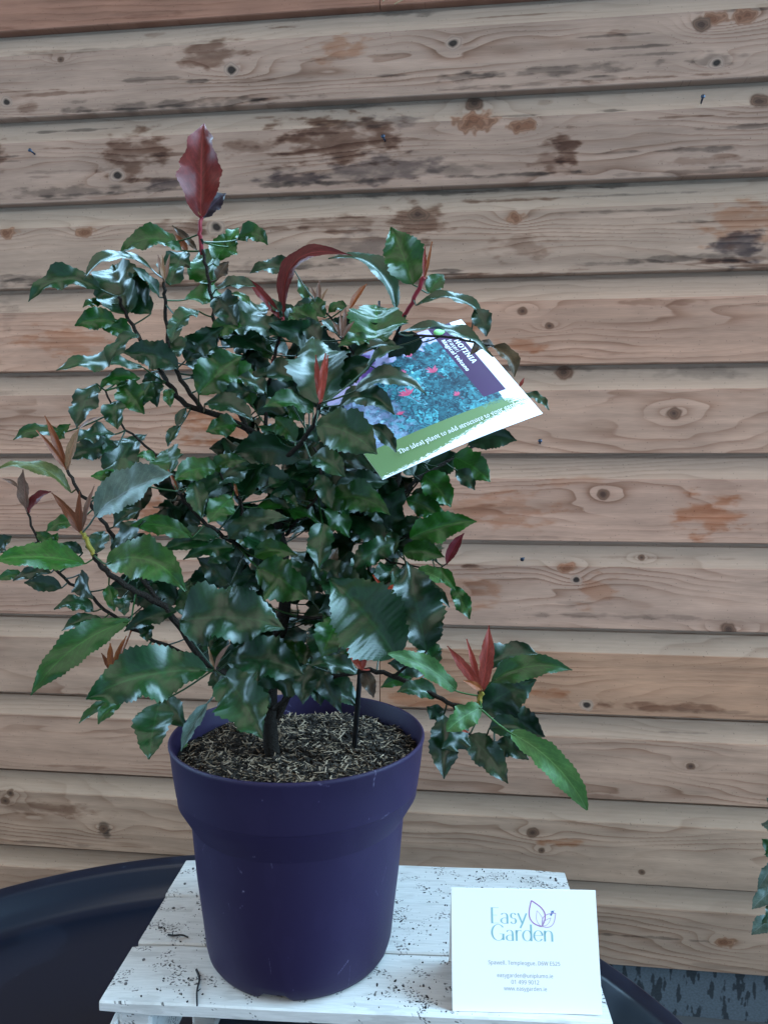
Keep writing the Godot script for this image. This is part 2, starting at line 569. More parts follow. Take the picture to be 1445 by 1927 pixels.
func paint_board(row: int) -> void:
	var bytes := PackedByteArray()
	bytes.resize(WOOD_W * WOOD_H * 3)
	var warp := noise(100 + row, 1.0, 2)
	var sway := noise(200 + row, 1.0, 2)
	var fibre := noise(300 + row, 1.0, 2)
	var blot := noise(400 + row, 1.0, 4)
	var knots := []
	for k in KNOTS:
		if k[0] == row: knots.append([k[1] / 1000.0, k[2] / 1000.0, k[3] / 1000.0, k[4]])
	var stains := []
	for s in STAINS:
		if s[0] == row: stains.append([s[1] / 1000.0, s[2] / 1000.0, s[3] / 1000.0, s[4] / 1000.0, s[5], s[6] / 100.0])
	var rr := RandomNumberGenerator.new()
	rr.seed = 900 + row
	for q in (46 if row in [1, 2, 3] else 16):      # thin weathering streaks along the grain
		var low := rr.randf() < 0.45
		stains.append([rr.randf_range(-1.0, 1.0), rr.randf_range(0.004, 0.016) if low else rr.randf_range(0.0, 0.15), rr.randf_range(0.02, 0.12), rr.randf_range(0.0018, 0.005), 2 if rr.randf() < 0.6 else 0, rr.randf_range(0.2, 0.75) * (1.0 if row in [1, 2, 3] else 0.45)])
	var tone: Array = BOARD_TONES[row]
	var base := Vector3(tone[0], tone[1], tone[2]) / 255.0
	var stain_tint := [Vector3(0.52, 0.41, 0.35), Vector3(0.86, 0.67, 0.54), Vector3(0.46, 0.45, 0.45), Vector3(0.38, 0.36, 0.40)]
	var rings := 62.0 + 22.0 * sin(row * 2.3)
	for j in WOOD_H:
		var y := (WOOD_H - 0.5 - j) / WOOD_H * WOOD_HEIGHT
		for i in WOOD_W:
			var x := ((i + 0.5) / WOOD_W - 0.5) * WOOD_LENGTH
			var f := y * rings + warp.get_noise_2d(x * 1.1, y * 7.0) * 3.4 + sway.get_noise_2d(x * 7.0, y * 30.0) * 0.35
			var knot_col := Vector3.ZERO
			var knot_in := 0.0
			var calm := 1.0
			for k in knots:
				var dx: float = x - k[0]
				var r: float = k[2]
				if absf(dx) > r * 14.0: continue
				var dy: float = y - k[1]
				var g := exp(-(dx * dx / (r * r * 22.0) + dy * dy / (r * r * 3.2)))
				f += g * 2.0
				var e := sqrt(dx * dx / (r * r * (1.5 if k[3] < 2 else 3.4)) + dy * dy / (r * r)) + sway.get_noise_2d(dx * 45.0 + k[0] * 99.0, dy * 45.0) * (0.25 if k[3] < 2 else 0.5)
				if e < 1.25:
					var w := smoothstep(1.25, 0.85, e)
					var c: Vector3
					if k[3] == 0: c = base * Vector3(0.66, 0.60, 0.56).lerp(Vector3(0.36, 0.31, 0.29), smoothstep(0.75, 0.1, e) * 0.8)
					elif k[3] == 1: c = base * Vector3(1.02, 1.04, 1.05).lerp(Vector3(0.26, 0.26, 0.27), smoothstep(0.62, 0.3, e))
					else: c = base * Vector3(0.90, 0.78, 0.70).lerp(Vector3(0.72, 0.56, 0.46), smoothstep(0.9, 0.2, e))
					c *= 0.92 + 0.08 * sin(e * 19.0)
					knot_col = knot_col.lerp(c, w) if knot_in > 0 else c
					knot_in = maxf(knot_in, w)
				calm = maxf(calm, 1.0 + g * 0.5)
			var t := f - floorf(f)
			var late := t * t * t * (1.0 - smoothstep(0.93, 1.0, t)) * 1.2
			var fine := fibre.get_noise_2d(x * 22.0, y * 700.0)
			var patch := blot.get_noise_2d(x * 5.0 + 31.0, y * 14.0)
			var mask := blot.get_noise_2d(x * 1.7 + 9.0, y * 9.0) * 1.5 + 0.42
			var c := base * (1.0 + fine * 0.05 + patch * 0.09 + sway.get_noise_2d(x * 0.9, y * 45.0) * 0.09)
			var dark := late * (0.03 + 0.22 * clampf(mask, 0.0, 1.0)) * calm
			c *= Vector3(1.0 - dark * 0.85, 1.0 - dark * 1.1, 1.0 - dark * 1.25)
			# a paler, greyer moulded top strip, planed from sapwood
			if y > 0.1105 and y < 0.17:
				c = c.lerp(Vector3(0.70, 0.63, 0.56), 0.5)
			if row == 8 and x > -0.006 and y < 0.1105: c *= Vector3(0.98, 0.91, 0.85)
			var speck := fibre.get_noise_2d(x * 240.0, y * 260.0 + 77.0)
			for s in stains:
				var sx: float = (x - s[0]) / s[2]
				if absf(sx) > 1.7: continue
				var sy: float = (y - s[1]) / s[3]
				if absf(sy) > 1.9: continue
				var rag := blot.get_noise_2d(x * 16.0, y * 42.0 + s[4] * 9.0) * 1.2 + sway.get_noise_2d(x * 30.0, y * 90.0) * 0.16
				var amount: float = smoothstep(-0.25, 0.5, 1.0 - sqrt(sx * sx + sy * sy) + rag * 0.8 - 0.1) * s[5]
				if amount > 0.0:
					var depth := 0.72 + 0.35 * late + rag * 0.25
					c = c.lerp(c * stain_tint[s[4]], clampf(amount * depth, 0.0, 1.0))
			if knot_in > 0: c = c.lerp(knot_col, knot_in * 0.9)
			if speck > 0.74: c *= 0.68
			var at := (j * WOOD_W + i) * 3
			bytes[at] = int(clampf(c.x, 0, 1) * 255)
			bytes[at + 1] = int(clampf(c.y, 0, 1) * 255)
			bytes[at + 2] = int(clampf(c.z, 0, 1) * 255)
	wood_images[row] = Image.create_from_data(WOOD_W, WOOD_H, false, Image.FORMAT_RGB8, bytes)

# one shiplap board from x0 to x1: flat face, hollow moulded top edge, rebated lower back
func board_mesh(x0: float, x1: float) -> ArrayMesh:
	var front := [[0.0015, 0.023], [0.1100, 0.023], [0.1102, 0.0192], [0.1130, 0.0170], [0.1180, 0.0140], [0.1240, 0.0116], [0.1310, 0.0100], [0.1420, 0.0090], [0.1462, 0.0088], [0.1466, 0.0030], [0.1750, 0.0030]]
	var outline := [[0.0, 0.0038], [0.0, 0.0215]] + front + [[0.1750, 0.0], [0.0225, 0.0], [0.0225, 0.0034], [0.0005, 0.0034]]
	var st := start()
	st.set_smooth_group(-1)
	var n := outline.size()
	for i in n:
		var a: Array = outline[i]
		var b: Array = outline[(i + 1) % n]
		var ua: float = 1.0 - a[0] / WOOD_HEIGHT
		var ub: float = 1.0 - b[0] / WOOD_HEIGHT
		if i == n - 1 or a[1] <= 0.0036 and b[1] <= 0.0036 and i > 12:
			ua = 0.5; ub = 0.51
		var u0 := x0 / WOOD_LENGTH + 0.5
		var u1 := x1 / WOOD_LENGTH + 0.5
		quad(st, Vector3(x0, a[0], a[1]), Vector3(x0, b[0], b[1]), Vector3(x1, b[0], b[1]), Vector3(x1, a[0], a[1]), Vector2(u0, ua), Vector2(u0, ub), Vector2(u1, ub), Vector2(u1, ua))
	for e in [x0, x1]:
		var poly := PackedVector2Array()
		for p in outline: poly.append(Vector2(p[0], p[1]))
		var idx := Geometry2D.triangulate_polygon(poly)
		for k in range(0, idx.size(), 3):
			var p := []
			for q in 3: p.append(Vector3(e, poly[idx[k + q]].x, poly[idx[k + q]].y))
			var uv := Vector2(e / WOOD_LENGTH + 0.5, 0.6)
			if e == x0: tri(st, p[0], p[2], p[1], uv, uv, uv)
			else: tri(st, p[0], p[1], p[2], uv, uv, uv)
	return done(st)

func build_wall() -> void:
	wood_images.resize(12)
	var job := WorkerThreadPool.add_group_task(paint_board, 12)
	WorkerThreadPool.wait_for_group_task_completion(job)
	var w := thing("timber_wall", Vector3(0, 0, -1.418), "weathered horizontal shiplap timber cladding behind the potted shrub", "wall")
	w.rotation_degrees.y = -6.8
	var whole := board_mesh(-2.3, 2.3)
	var left := board_mesh(-2.3, -0.0055)
	var right := board_mesh(-0.0040, 2.3)
	var metal := mat(lin(0.06, 0.08, 0.12), 0.35)
	metal.metallic = 0.8
	var materials := []
	for row in 12:
		var m := mat(Color.WHITE, 0.72, 0.35)
		m.albedo_texture = ImageTexture.create_from_image(wood_images[row])
		m.heightmap_enabled = true
		m.heightmap_texture = m.albedo_texture
		m.heightmap_scale = 0.06
		materials.append(m)
	for row in range(-2, 12):
		var y := BOARD_BASE + EXPOSED * (5 - row)
		var m: Material = materials[row if row >= 0 else row + 4]
		var made := []
		for shape in ([left, right] if row in [0, 8] else [whole]):
			var b := part("board", shape, m, w)
			b.position = Vector3(0, y, rng.randf_range(-0.0006, 0.0006))
			made.append(b)
		for k in NAILS:
			if k[0] != row: continue
			var st := start()
			var hook: bool = k[1] > 200 and row == 6
			var p := Vector3(k[1] / 1000.0, k[2] / 1000.0, 0.020)
			if hook:
				tube_into(st, smooth_path([p + Vector3(0, 0.006, 0), p + Vector3(0.001, 0.003, 0.008), p + Vector3(0.001, -0.002, 0.011), p + Vector3(-0.003, -0.007, 0.010), p + Vector3(-0.002, -0.012, 0.007), p + Vector3(0.003, -0.010, 0.007)], 4), 0.0011, 0.0011, 6)
			else:
				var lean := Vector3(rng.randf_range(-0.004, 0.004), rng.randf_range(-0.001, 0.005), 0.014)
				tube_into(st, [p, p + lean], 0.0016, 0.0016, 8)
				tube_into(st, [p + lean, p + lean * 1.12], 0.0034, 0.0036, 10)
			part("hook" if hook else "nail", done(st), metal, made[-1] if p.x > -0.004 else made[0])
	# the streaked concrete footing that shows below the last board
	var img := Image.create(512, 128, false, Image.FORMAT_RGB8)
	var a := noise(9, 1.0, 3)
	var b2 := noise(10, 1.0, 3)
	for j in 128:
		for i in 512:
			var streak := a.get_noise_2d(i * 0.045, j * 0.012) + 0.25 * b2.get_noise_2d(i * 0.12, j * 0.05)
			var v := 0.40 + 0.05 * b2.get_noise_2d(i * 0.2 + 90, j * 0.2)
			v *= lerpf(1.0, 0.6, smoothstep(0.12, 0.26, streak))
			img.set_pixel(i, j, Color(v * 0.93, v * 1.02, v * 1.1))
	var cm := mat(Color.WHITE, 0.8, 0.3)
	cm.albedo_texture = ImageTexture.create_from_image(img)
	var st2 := start()
	st2.set_smooth_group(-1)
	var yt := BOARD_BASE - EXPOSED * 6 + 0.018
	for s in [[-2.3, 2.3, -0.14, 0.0025, 0.0, yt]]:
		var x0: float = s[0]; var x1: float = s[1]; var z0: float = s[2]; var z1: float = s[3]
		quad(st2, Vector3(x0, 0, z1), Vector3(x0, yt, z1), Vector3(x1, yt, z1), Vector3(x1, 0, z1), Vector2(0, 1), Vector2(0, 0), Vector2(7.6, 0), Vector2(7.6, 1))
		quad(st2, Vector3(x0, yt, z0), Vector3(x1, yt, z0), Vector3(x1, yt, z1), Vector3(x0, yt, z1))
		quad(st2, Vector3(x0, 0, z0), Vector3(x0, yt, z0), Vector3(x0, yt, z1), Vector3(x0, 0, z1))
		quad(st2, Vector3(x1, 0, z1), Vector3(x1, yt, z1), Vector3(x1, yt, z0), Vector3(x1, 0, z0))
		quad(st2, Vector3(x1, 0, z0), Vector3(x1, yt, z0), Vector3(x0, yt, z0), Vector3(x0, 0, z0))
	var fo := part("footing", done(st2), cm, w)
	tag(fo, "streaked blue grey concrete below the lowest board")

# ---------------------------------------------------------------- tray, crate, pot
func scuffed(seed_: int, base: Color, dust: Color, marks: int, film := 0.16) -> ImageTexture:
	var r := RandomNumberGenerator.new()
	r.seed = seed_
	var n := noise(seed_, 0.012, 4)
	var img := Image.create(1024, 512, false, Image.FORMAT_RGB8)
	for j in 512:
		for i in 1024:
			var k := clampf((n.get_noise_2d(i, j) - 0.12) * 0.7, 0.0, film)
			img.set_pixel(i, j, base.lerp(dust, k))
	for q in marks:
		var p := Vector2(r.randf() * 1024, r.randf() * 512)
		var d := Vector2.from_angle(r.randf() * TAU) * r.randf_range(0.5, 1.0)
		var len := int(r.randf() ** 3 * 26) + 1
		var a := r.randf_range(0.15, 0.8)
		for s in len:
			var x := int(p.x + d.x * s)
			var y := int(p.y + d.y * s)
			if x >= 0 and y >= 0 and x < 1024 and y < 512:
				img.set_pixel(x, y, img.get_pixel(x, y).lerp(dust, a * r.randf()))
	return ImageTexture.create_from_image(img)

func build_tray() -> void:
	var t := thing("plastic_tray", Vector3(-0.25, 0, -0.657), "wide round black plastic tray under the white crate", "tray")
	var m := mat(Color.WHITE, 0.30, 0.5)
	m.albedo_texture = scuffed(5, lin(0.004, 0.009, 0.022), lin(0.30, 0.33, 0.36), 420, 0.07)
	var basin := [Vector2(0.0, 0.259), Vector2(0.30, 0.2575), Vector2(0.55, 0.2595), Vector2(0.615, 0.262), Vector2(0.632, 0.2655), Vector2(0.639, 0.272), Vector2(0.646, 0.290), Vector2(0.652, 0.3085), Vector2(0.654, 0.3125), Vector2(0.658, 0.3145), Vector2(0.670, 0.3195), Vector2(0.673, 0.3190), Vector2(0.674, 0.3160), Vector2(0.674, 0.300), Vector2(0.6705, 0.300), Vector2(0.669, 0.312), Vector2(0.658, 0.308), Vector2(0.650, 0.270), Vector2(0.638, 0.256), Vector2(0.600, 0.250), Vector2(0.0, 0.250)]
	part("basin", lathe(basin, 120), m, t)
	var foot := [Vector2(0.0, 0.250), Vector2(0.40, 0.250), Vector2(0.42, 0.244), Vector2(0.46, 0.01), Vector2(0.46, 0.0), Vector2(0.0, 0.0)]
	part("base", lathe(foot, 64, false, false), m, t)

func white_paint() -> StandardMaterial3D:
	var img := Image.create(1024, 1024, false, Image.FORMAT_RGB8)
	var fine := noise(61, 1.0, 3)
	var coarse := noise(62, 1.0, 3)
	var dirt := noise(63, 1.0, 3)
	for j in 1024:
		for i in 1024:
			var c := Color(0.81, 0.805, 0.795)
			var g := fine.get_noise_2d(i * 0.012, j * 0.16)
			var v := 1.0 + g * 0.06
			var thin := smoothstep(0.22, 0.5, coarse.get_noise_2d(i * 0.006, j * 0.03) + g * 0.35)
			c = c.lerp(Color(0.62, 0.61, 0.60), thin * 0.35)
			var smut := smoothstep(0.1, 0.45, coarse.get_noise_2d(i * 0.011 + 50, j * 0.014))
			var sp := dirt.get_noise_2d(i * 0.11, j * 0.13)
			c = c.lerp(Color(0.24, 0.23, 0.23), smoothstep(0.22, 0.36, sp * (0.35 + smut)) * 0.85)
			img.set_pixel(i, j, Color(c.r * v, c.g * v, c.b * v))
	var m := mat(Color.WHITE, 0.62, 0.4)
	m.albedo_texture = ImageTexture.create_from_image(img)
	m.heightmap_enabled = true
	m.heightmap_texture = m.albedo_texture
	m.heightmap_scale = 0.05
	return m

func build_crate() -> void:
	var c := thing("slatted_crate", Vector3(-0.024, 0.259, -0.871), "upturned white painted slatted wooden crate carrying the purple pot", "crate")
	c.rotation_degrees.y = -3.5
	var paint := white_paint()
	var top := CRATE_TOP - 0.259
	var dark := mat(lin(0.09, 0.085, 0.085), 0.6)
	var z := -0.1425
	var widths := [0.0885, 0.0945, 0.0935]
	for i in 3:
		var s := part("slat", slab(Vector3(0.512 - 0.006 * (i % 2), 0.014, widths[i]), 0.0016, 0.0012, Vector2(0.1 + 0.31 * i, 0.2 + 0.33 * i)), paint, c)
		s.position = Vector3(rng.randf_range(-0.002, 0.002), top - 0.007 - (0.0015 if i == 0 else 0.0), z + widths[i] / 2)
		for sx in [-1, 1]:
			for sz in [-0.22, 0.2]:
				var st := start()
				tube_into(st, [Vector3(0, 0.0060, 0), Vector3(0, 0.0073, 0)], 0.0017, 0.0015, 8)
				var nl := part("nail", done(st), dark, s)
				nl.position = Vector3(sx * (0.238 + rng.randf_range(-0.004, 0.004)), 0, widths[i] * sz)
		z += widths[i] + 0.0035
	var post := slab(Vector3(0.034, top - 0.0142, 0.034), 0.002, 0.0, Vector2(0.4, 0.7))
	for sx in [-1, 1]:
		for sz in [-1, 1]:
			var p := part("corner_post", post, paint, c)
			p.position = Vector3(sx * 0.222, (top - 0.0142) / 2, sz * 0.116)
		for yy in [0.155, 0.075]:
			var e := part("end_board", slab(Vector3(0.272, 0.066, 0.009), 0.0015, 0.0, Vector2(0.2, yy)), paint, c)
			e.rotation_degrees.y = 90
			e.position = Vector3(sx * 0.2440, yy, 0.0)
	for sz in [-1, 1]:
		var r := part("side_slat", slab(Vector3(0.476, 0.060, 0.009), 0.0015, 0.0, Vector2(0.6, 0.1)), paint, c)
		r.position = Vector3(0, 0.036, sz * 0.1382)

func build_pot() -> void:
	var p := thing("plant_pot", Vector3(-0.095, CRATE_TOP, -0.841), "deep purple plastic nursery pot with a wide collar, holding the shrub", "pot")
	var m := mat(Color.WHITE, 0.55, 0.36)
	m.albedo_texture = scuffed(8, lin(0.019, 0.0115, 0.042), lin(0.30, 0.29, 0.36), 200, 0.015)
	var outer := [Vector2(0.0, 0.010), Vector2(0.084, 0.006), Vector2(0.0895, 0.0010), Vector2(0.0930, 0.0), Vector2(0.0975, 0.0022), Vector2(0.1012, 0.0080), Vector2(0.1034, 0.0180), Vector2(0.1062, 0.045), Vector2(0.1120, 0.095), Vector2(0.1189, 0.1778), Vector2(0.1191, 0.1796), Vector2(0.1193, 0.1804), Vector2(0.1200, 0.1810), Vector2(0.1212, 0.1816), Vector2(0.1305, 0.1878), Vector2(0.1316, 0.1886), Vector2(0.1323, 0.1895), Vector2(0.1326, 0.1907), Vector2(0.1329, 0.1930), Vector2(0.1360, 0.215), Vector2(0.1385, 0.2385), Vector2(0.1398, 0.2415), Vector2(0.1398, 0.2435), Vector2(0.1388, 0.2450), Vector2(0.1370, 0.2450), Vector2(0.1362, 0.2435), Vector2(0.1335, 0.205), Vector2(0.1310, 0.180), Vector2(0.1165, 0.155), Vector2(0.102, 0.014), Vector2(0.0, 0.013)]
	part("body", lathe(outer, 144, true), m, p)

func build_soil() -> void:
	var at := Vector3(-0.095, 0.697, -0.841)
	var n := noise(21, 22.0, 3)
	var st := start()
	st.set_smooth_group(0)
	var h := func(x: float, z: float) -> float:
		var r := sqrt(x * x + z * z)
		return n.get_noise_2d(x, z) * 0.007 + 0.006 * exp(-((x - 0.05) ** 2 + (z + 0.03) ** 2) / 0.004) - 0.006 * exp(-((x + 0.05) ** 2 + (z - 0.02) ** 2) / 0.0015) - 0.005 * smoothstep(0.10, 0.13, r)
	var rings := 26
	var segs := 72
	for i in rings:
		for k in segs:
			var q := []
			for c in [[i, k], [i + 1, k], [i + 1, k + 1], [i, k + 1]]:
				var r: float = 0.1335 * c[0] / rings
				var a: float = TAU * (c[1] % segs) / segs
				q.append(Vector3(cos(a) * r, h.call(cos(a) * r, sin(a) * r), sin(a) * r))
			if i > 0: quad(st, q[0], q[3], q[2], q[1])
			else: tri(st, q[0], q[2], q[1])
	var sm := mat(lin(0.022, 0.018, 0.016), 0.95, 0.2)
	var soil := part("potting_compost", done(st), sm)
	soil.position = at
	tag(soil, "dark potting compost with pale wood fibre filling the purple pot", "compost", "", "stuff")
	# short pale fibres and bark crumbs lying on it
	var fm := mat(Color.WHITE, 0.85, 0.25)
	fm.vertex_color_use_as_albedo = true
	for kind in 2:
		var mm := MultiMesh.new()
		mm.transform_format = MultiMesh.TRANSFORM_3D
		mm.use_colors = true
		var sh := start()
		sh.set_smooth_group(-1)
		if kind == 0: tube_into(sh, [Vector3(-0.5, 0, 0), Vector3(-0.1, 0.03, 0.01), Vector3(0.5, 0, 0)], 0.5, 0.28, 4)
		else: tube_into(sh, [Vector3(-0.5, 0, 0), Vector3(0, 0.1, 0.1), Vector3(0.5, 0, 0)], 0.35, 0.2, 5)
		sh.index()
		mm.mesh = done(sh)
		mm.instance_count = 1900 if kind == 0 else 5200
		for i in mm.instance_count:
			var r := sqrt(rng.randf()) * 0.129
			var a := rng.randf() * TAU
			var x := cos(a) * r
			var z := sin(a) * r
			var b := Basis.from_euler(Vector3(rng.randf_range(-0.5, 0.5), rng.randf() * TAU, rng.randfn(0.0, 0.28)))
			var size := Vector3(rng.randf_range(0.004, 0.017), 0.0008, rng.randf_range(0.0009, 0.0028)) if kind == 0 else Vector3.ONE * rng.randf_range(0.0015, 0.005)
			mm.set_instance_transform(i, Transform3D(b * Basis.from_scale(size), Vector3(x, h.call(x, z) + rng.randf_range(0.0, 0.0025), z)))
			var v := rng.randf()
			var c := Color(0.20, 0.135, 0.085).lerp(Color(0.40, 0.30, 0.215), v) if kind == 0 else Color(0.02, 0.017, 0.014).lerp(Color(0.075, 0.056, 0.044), v * v)
			mm.set_instance_color(i, c)
		var o := MultiMeshInstance3D.new()
		o.name = "wood_fibre" if kind == 0 else "bark_crumbs"
		o.multimesh = mm
		o.material_override = fm
		soil.add_child(o)
		tag(o, "", "", "", "stuff")

# ---------------------------------------------------------------- the shrub
# colours: 0 dark green, 1 mid green, 2 pale green, 3 dark red, 4 copper, 5 red, 6 pink, 7 brown, 8 blue grey, 9 olive, 10 crimson, 11 purple
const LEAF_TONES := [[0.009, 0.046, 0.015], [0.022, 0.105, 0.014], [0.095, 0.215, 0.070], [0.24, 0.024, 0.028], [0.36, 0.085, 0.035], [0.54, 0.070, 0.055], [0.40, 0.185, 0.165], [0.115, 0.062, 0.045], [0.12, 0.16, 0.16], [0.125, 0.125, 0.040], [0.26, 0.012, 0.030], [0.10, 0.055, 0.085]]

func make_leaf_materials() -> void:
	var img := Image.create(256, 512, false, Image.FORMAT_RGB8)
	var hi := Image.create(256, 512, false, Image.FORMAT_RGB8)
	var n := noise(33, 1.0, 3)
	for j in 512:
		for i in 256:
			var s := absf(i / 127.5 - 1.0)
			var t := j / 511.0
			var w := n.get_noise_2d(i * 0.02, j * 0.02)
			var f := (t - 0.22 * s - 0.05 * s * s) * 12.0 + w * 0.35 + (0.5 if i > 127 else 0.0)
			var v := absf(f - roundf(f))
			var vein := exp(-v * v / 0.006) * (1.0 - s * 0.7)
			var mid := exp(-s * s / 0.0012)
			var cell := n.get_noise_2d(i * 0.1, j * 0.1)
			var g := 0.80 + 0.10 * w + 0.05 * cell + 0.14 * vein + 0.42 * mid
			img.set_pixel(i, j, Color(clampf(g * 0.94 + mid * 0.05, 0, 1), clampf(g, 0, 1), clampf(g * 0.9, 0, 1)))
			var h := 0.5 + 0.3 * sin(PI * minf(v * 2.0, 1.0)) + 0.06 * cell - 0.2 * mid + 0.12 * w
			hi.set_pixel(i, j, Color(h, h, h))
	var tex := ImageTexture.create_from_image(img)
	var height := ImageTexture.create_from_image(hi)
	for k in LEAF_TONES.size():
		for v in 4:
			var c: Array = LEAF_TONES[k]
			var e: float = [1.0, 0.78, 1.25, 1.02][v]
			var m := mat(lin(c[0] * e * (1.25 if v == 3 and k < 2 else 1.0), c[1] * e, c[2] * e * (0.75 if v == 2 else 1.0)), 0.31 if k < 2 else 0.42, 0.52 if k < 2 else 0.4)
			m.albedo_texture = tex
			m.heightmap_enabled = true
			m.heightmap_texture = height
			m.heightmap_scale = 0.008
			if k not in [0, 7, 8]:
				m.backlight_enabled = true
				m.backlight = lin(0.25, 0.25, 0.2)
			leaf_materials[k * 4 + v] = m
	var bark := noise(51, 0.9, 3)
	for c in [[0.022, 0.018, 0.015], [0.026, 0.020, 0.016], [0.20, 0.022, 0.030], [0.22, 0.17, 0.03]]:
		var m := mat(lin(c[0], c[1], c[2]), 0.9 if c[0] < 0.1 else 0.4, 0.25)
		if c[0] < 0.1:
			var t2 := NoiseTexture2D.new()
			t2.noise = bark
			t2.width = 128
			t2.height = 128
			m.normal_enabled = true
			t2.as_normal_map = true
			m.normal_texture = t2
			m.uv1_triplanar = true
			m.uv1_scale = Vector3(30, 9, 30)
		stem_materials.append(m)

# One leaf blade: serrated edge, folded along the midrib, rippled, arched along its length; with its stalk back to the twig.
func leaf_mesh(base: Vector3, tip: Vector3, roll: float, k: float, arc: float, stalk_from: Vector3, colour: int, r: RandomNumberGenerator) -> ArrayMesh:
	var axis := (tip - base).normalized()
	var length := (tip - base).length()
	var n0 := Vector3(0, sin(roll), cos(roll))
	n0 = (n0 - axis * n0.dot(axis)).normalized()
	var up := Vector3.UP - axis * axis.y
	up = up.normalized() if up.length() > 0.35 else n0
	var young := colour in [3, 4, 5, 6, 10]
	var ctrl := (base + tip) / 2 + up * arc * length * 2.0
	var rows := clampi(int(length * 460) / 2 * 2, 12, 46)
	var half := k * length / 2
	var fold := r.randf_range(0.15, 0.55) * (1.3 if young else 1.0)
	var waves := r.randf_range(9.0, 15.0)
	var amp := r.randf_range(0.08, 0.32) * (0.6 if young else 1.0)
	var ph := [r.randf() * TAU, r.randf() * TAU]
	var curl := r.randf_range(-0.02, 0.12)
	var twist := r.randf_range(-0.35, 0.35)
	var tooth := 0.075 if not young else 0.03
	var peak := r.randf_range(0.72, 0.95)
	var pucker := noise(r.randi() % 5000, 1.0, 2)
	var cols := [-1.0, -0.6, -0.28, 0.0, 0.28, 0.6, 1.0]
	var grid := []
	for i in rows + 1:
		var t := float(i) / rows
		var p := base.lerp(ctrl, t).lerp(ctrl.lerp(tip, t), t)
		var d := (base.lerp(ctrl, 1.0).lerp(ctrl, 0.0) - base) * (1.0 - t) + (tip - ctrl) * t
		d = d.normalized()
		var nn := (n0 - d * n0.dot(d)).normalized().rotated(d, twist * (t - 0.4))
		var s := d.cross(nn).normalized()
		p -= nn * curl * length * smoothstep(0.6, 1.0, t) * (t - 0.5)
		var w := pow(maxf(sin(PI * pow(t, peak)), 0.0), 0.82 if colour != 2 else 0.5) * (1.0 - 0.3 * smoothstep(0.78, 1.0, t)) * half
		w = maxf(w, 0.0006)
		var row := []
		for c in cols:
			var e := 1.0
			var ahead := 0.0
			if absf(c) == 1.0:
				e = 1.0 + (tooth if i % 2 == 0 else -tooth * 0.4)
				e *= 1.0 + pucker.get_noise_2d(t * 4.0, c * 9.0 + 40.0) * 0.22
				ahead = tooth * 0.055 if i % 2 == 0 else 0.0
			var side: int = 0 if c < 0 else 1
			var lift: float = fold * absf(c) * w + sin(t * waves + ph[side]) * amp * c * c * w * 1.6 + pucker.get_noise_2d(t * 3.5, c * 1.2) * 0.10 * half * smoothstep(0.0, 0.15, t)
			row.append(p + s * (c * e * w) + nn * lift + d * ahead * length * 0.5)
		grid.append(row)
	var st := start()
	st.set_smooth_group(0)
	for i in rows:
		for c in cols.size() - 1:
			var u0: float = cols[c] * 0.5 + 0.5
			var u1: float = cols[c + 1] * 0.5 + 0.5
			var v0 := float(i) / rows
			var v1 := float(i + 1) / rows
			quad(st, grid[i][c], grid[i + 1][c], grid[i + 1][c + 1], grid[i][c + 1], Vector2(u0, v0), Vector2(u0, v1), Vector2(u1, v1), Vector2(u1, v0))
	# a thin stalk to the twig it grows from, and the midrib standing out under the blade
	var back := base - stalk_from
	if back.length() > 0.002:
		var midway := stalk_from.lerp(base, 0.55) + Vector3(0, -0.03, 0) * back.length()
		var path := smooth_path([stalk_from, midway, base, base.lerp(ctrl, 0.12)], 4)
		tube_into(st, path, 0.0010 if back.length() > 0.03 else 0.0009, 0.0007, 5)
	return done(st)

func nearest(p: Vector3, lines: Array) -> Vector3:
	var best := p
	var far := 1e9
	for l in lines:
		for i in l.size() - 1:
			var q := Geometry3D.get_closest_point_to_segment(p, l[i], l[i + 1])
			var d := q.distance_squared_to(p)
			if d < far:
				far = d
				best = q
	return best

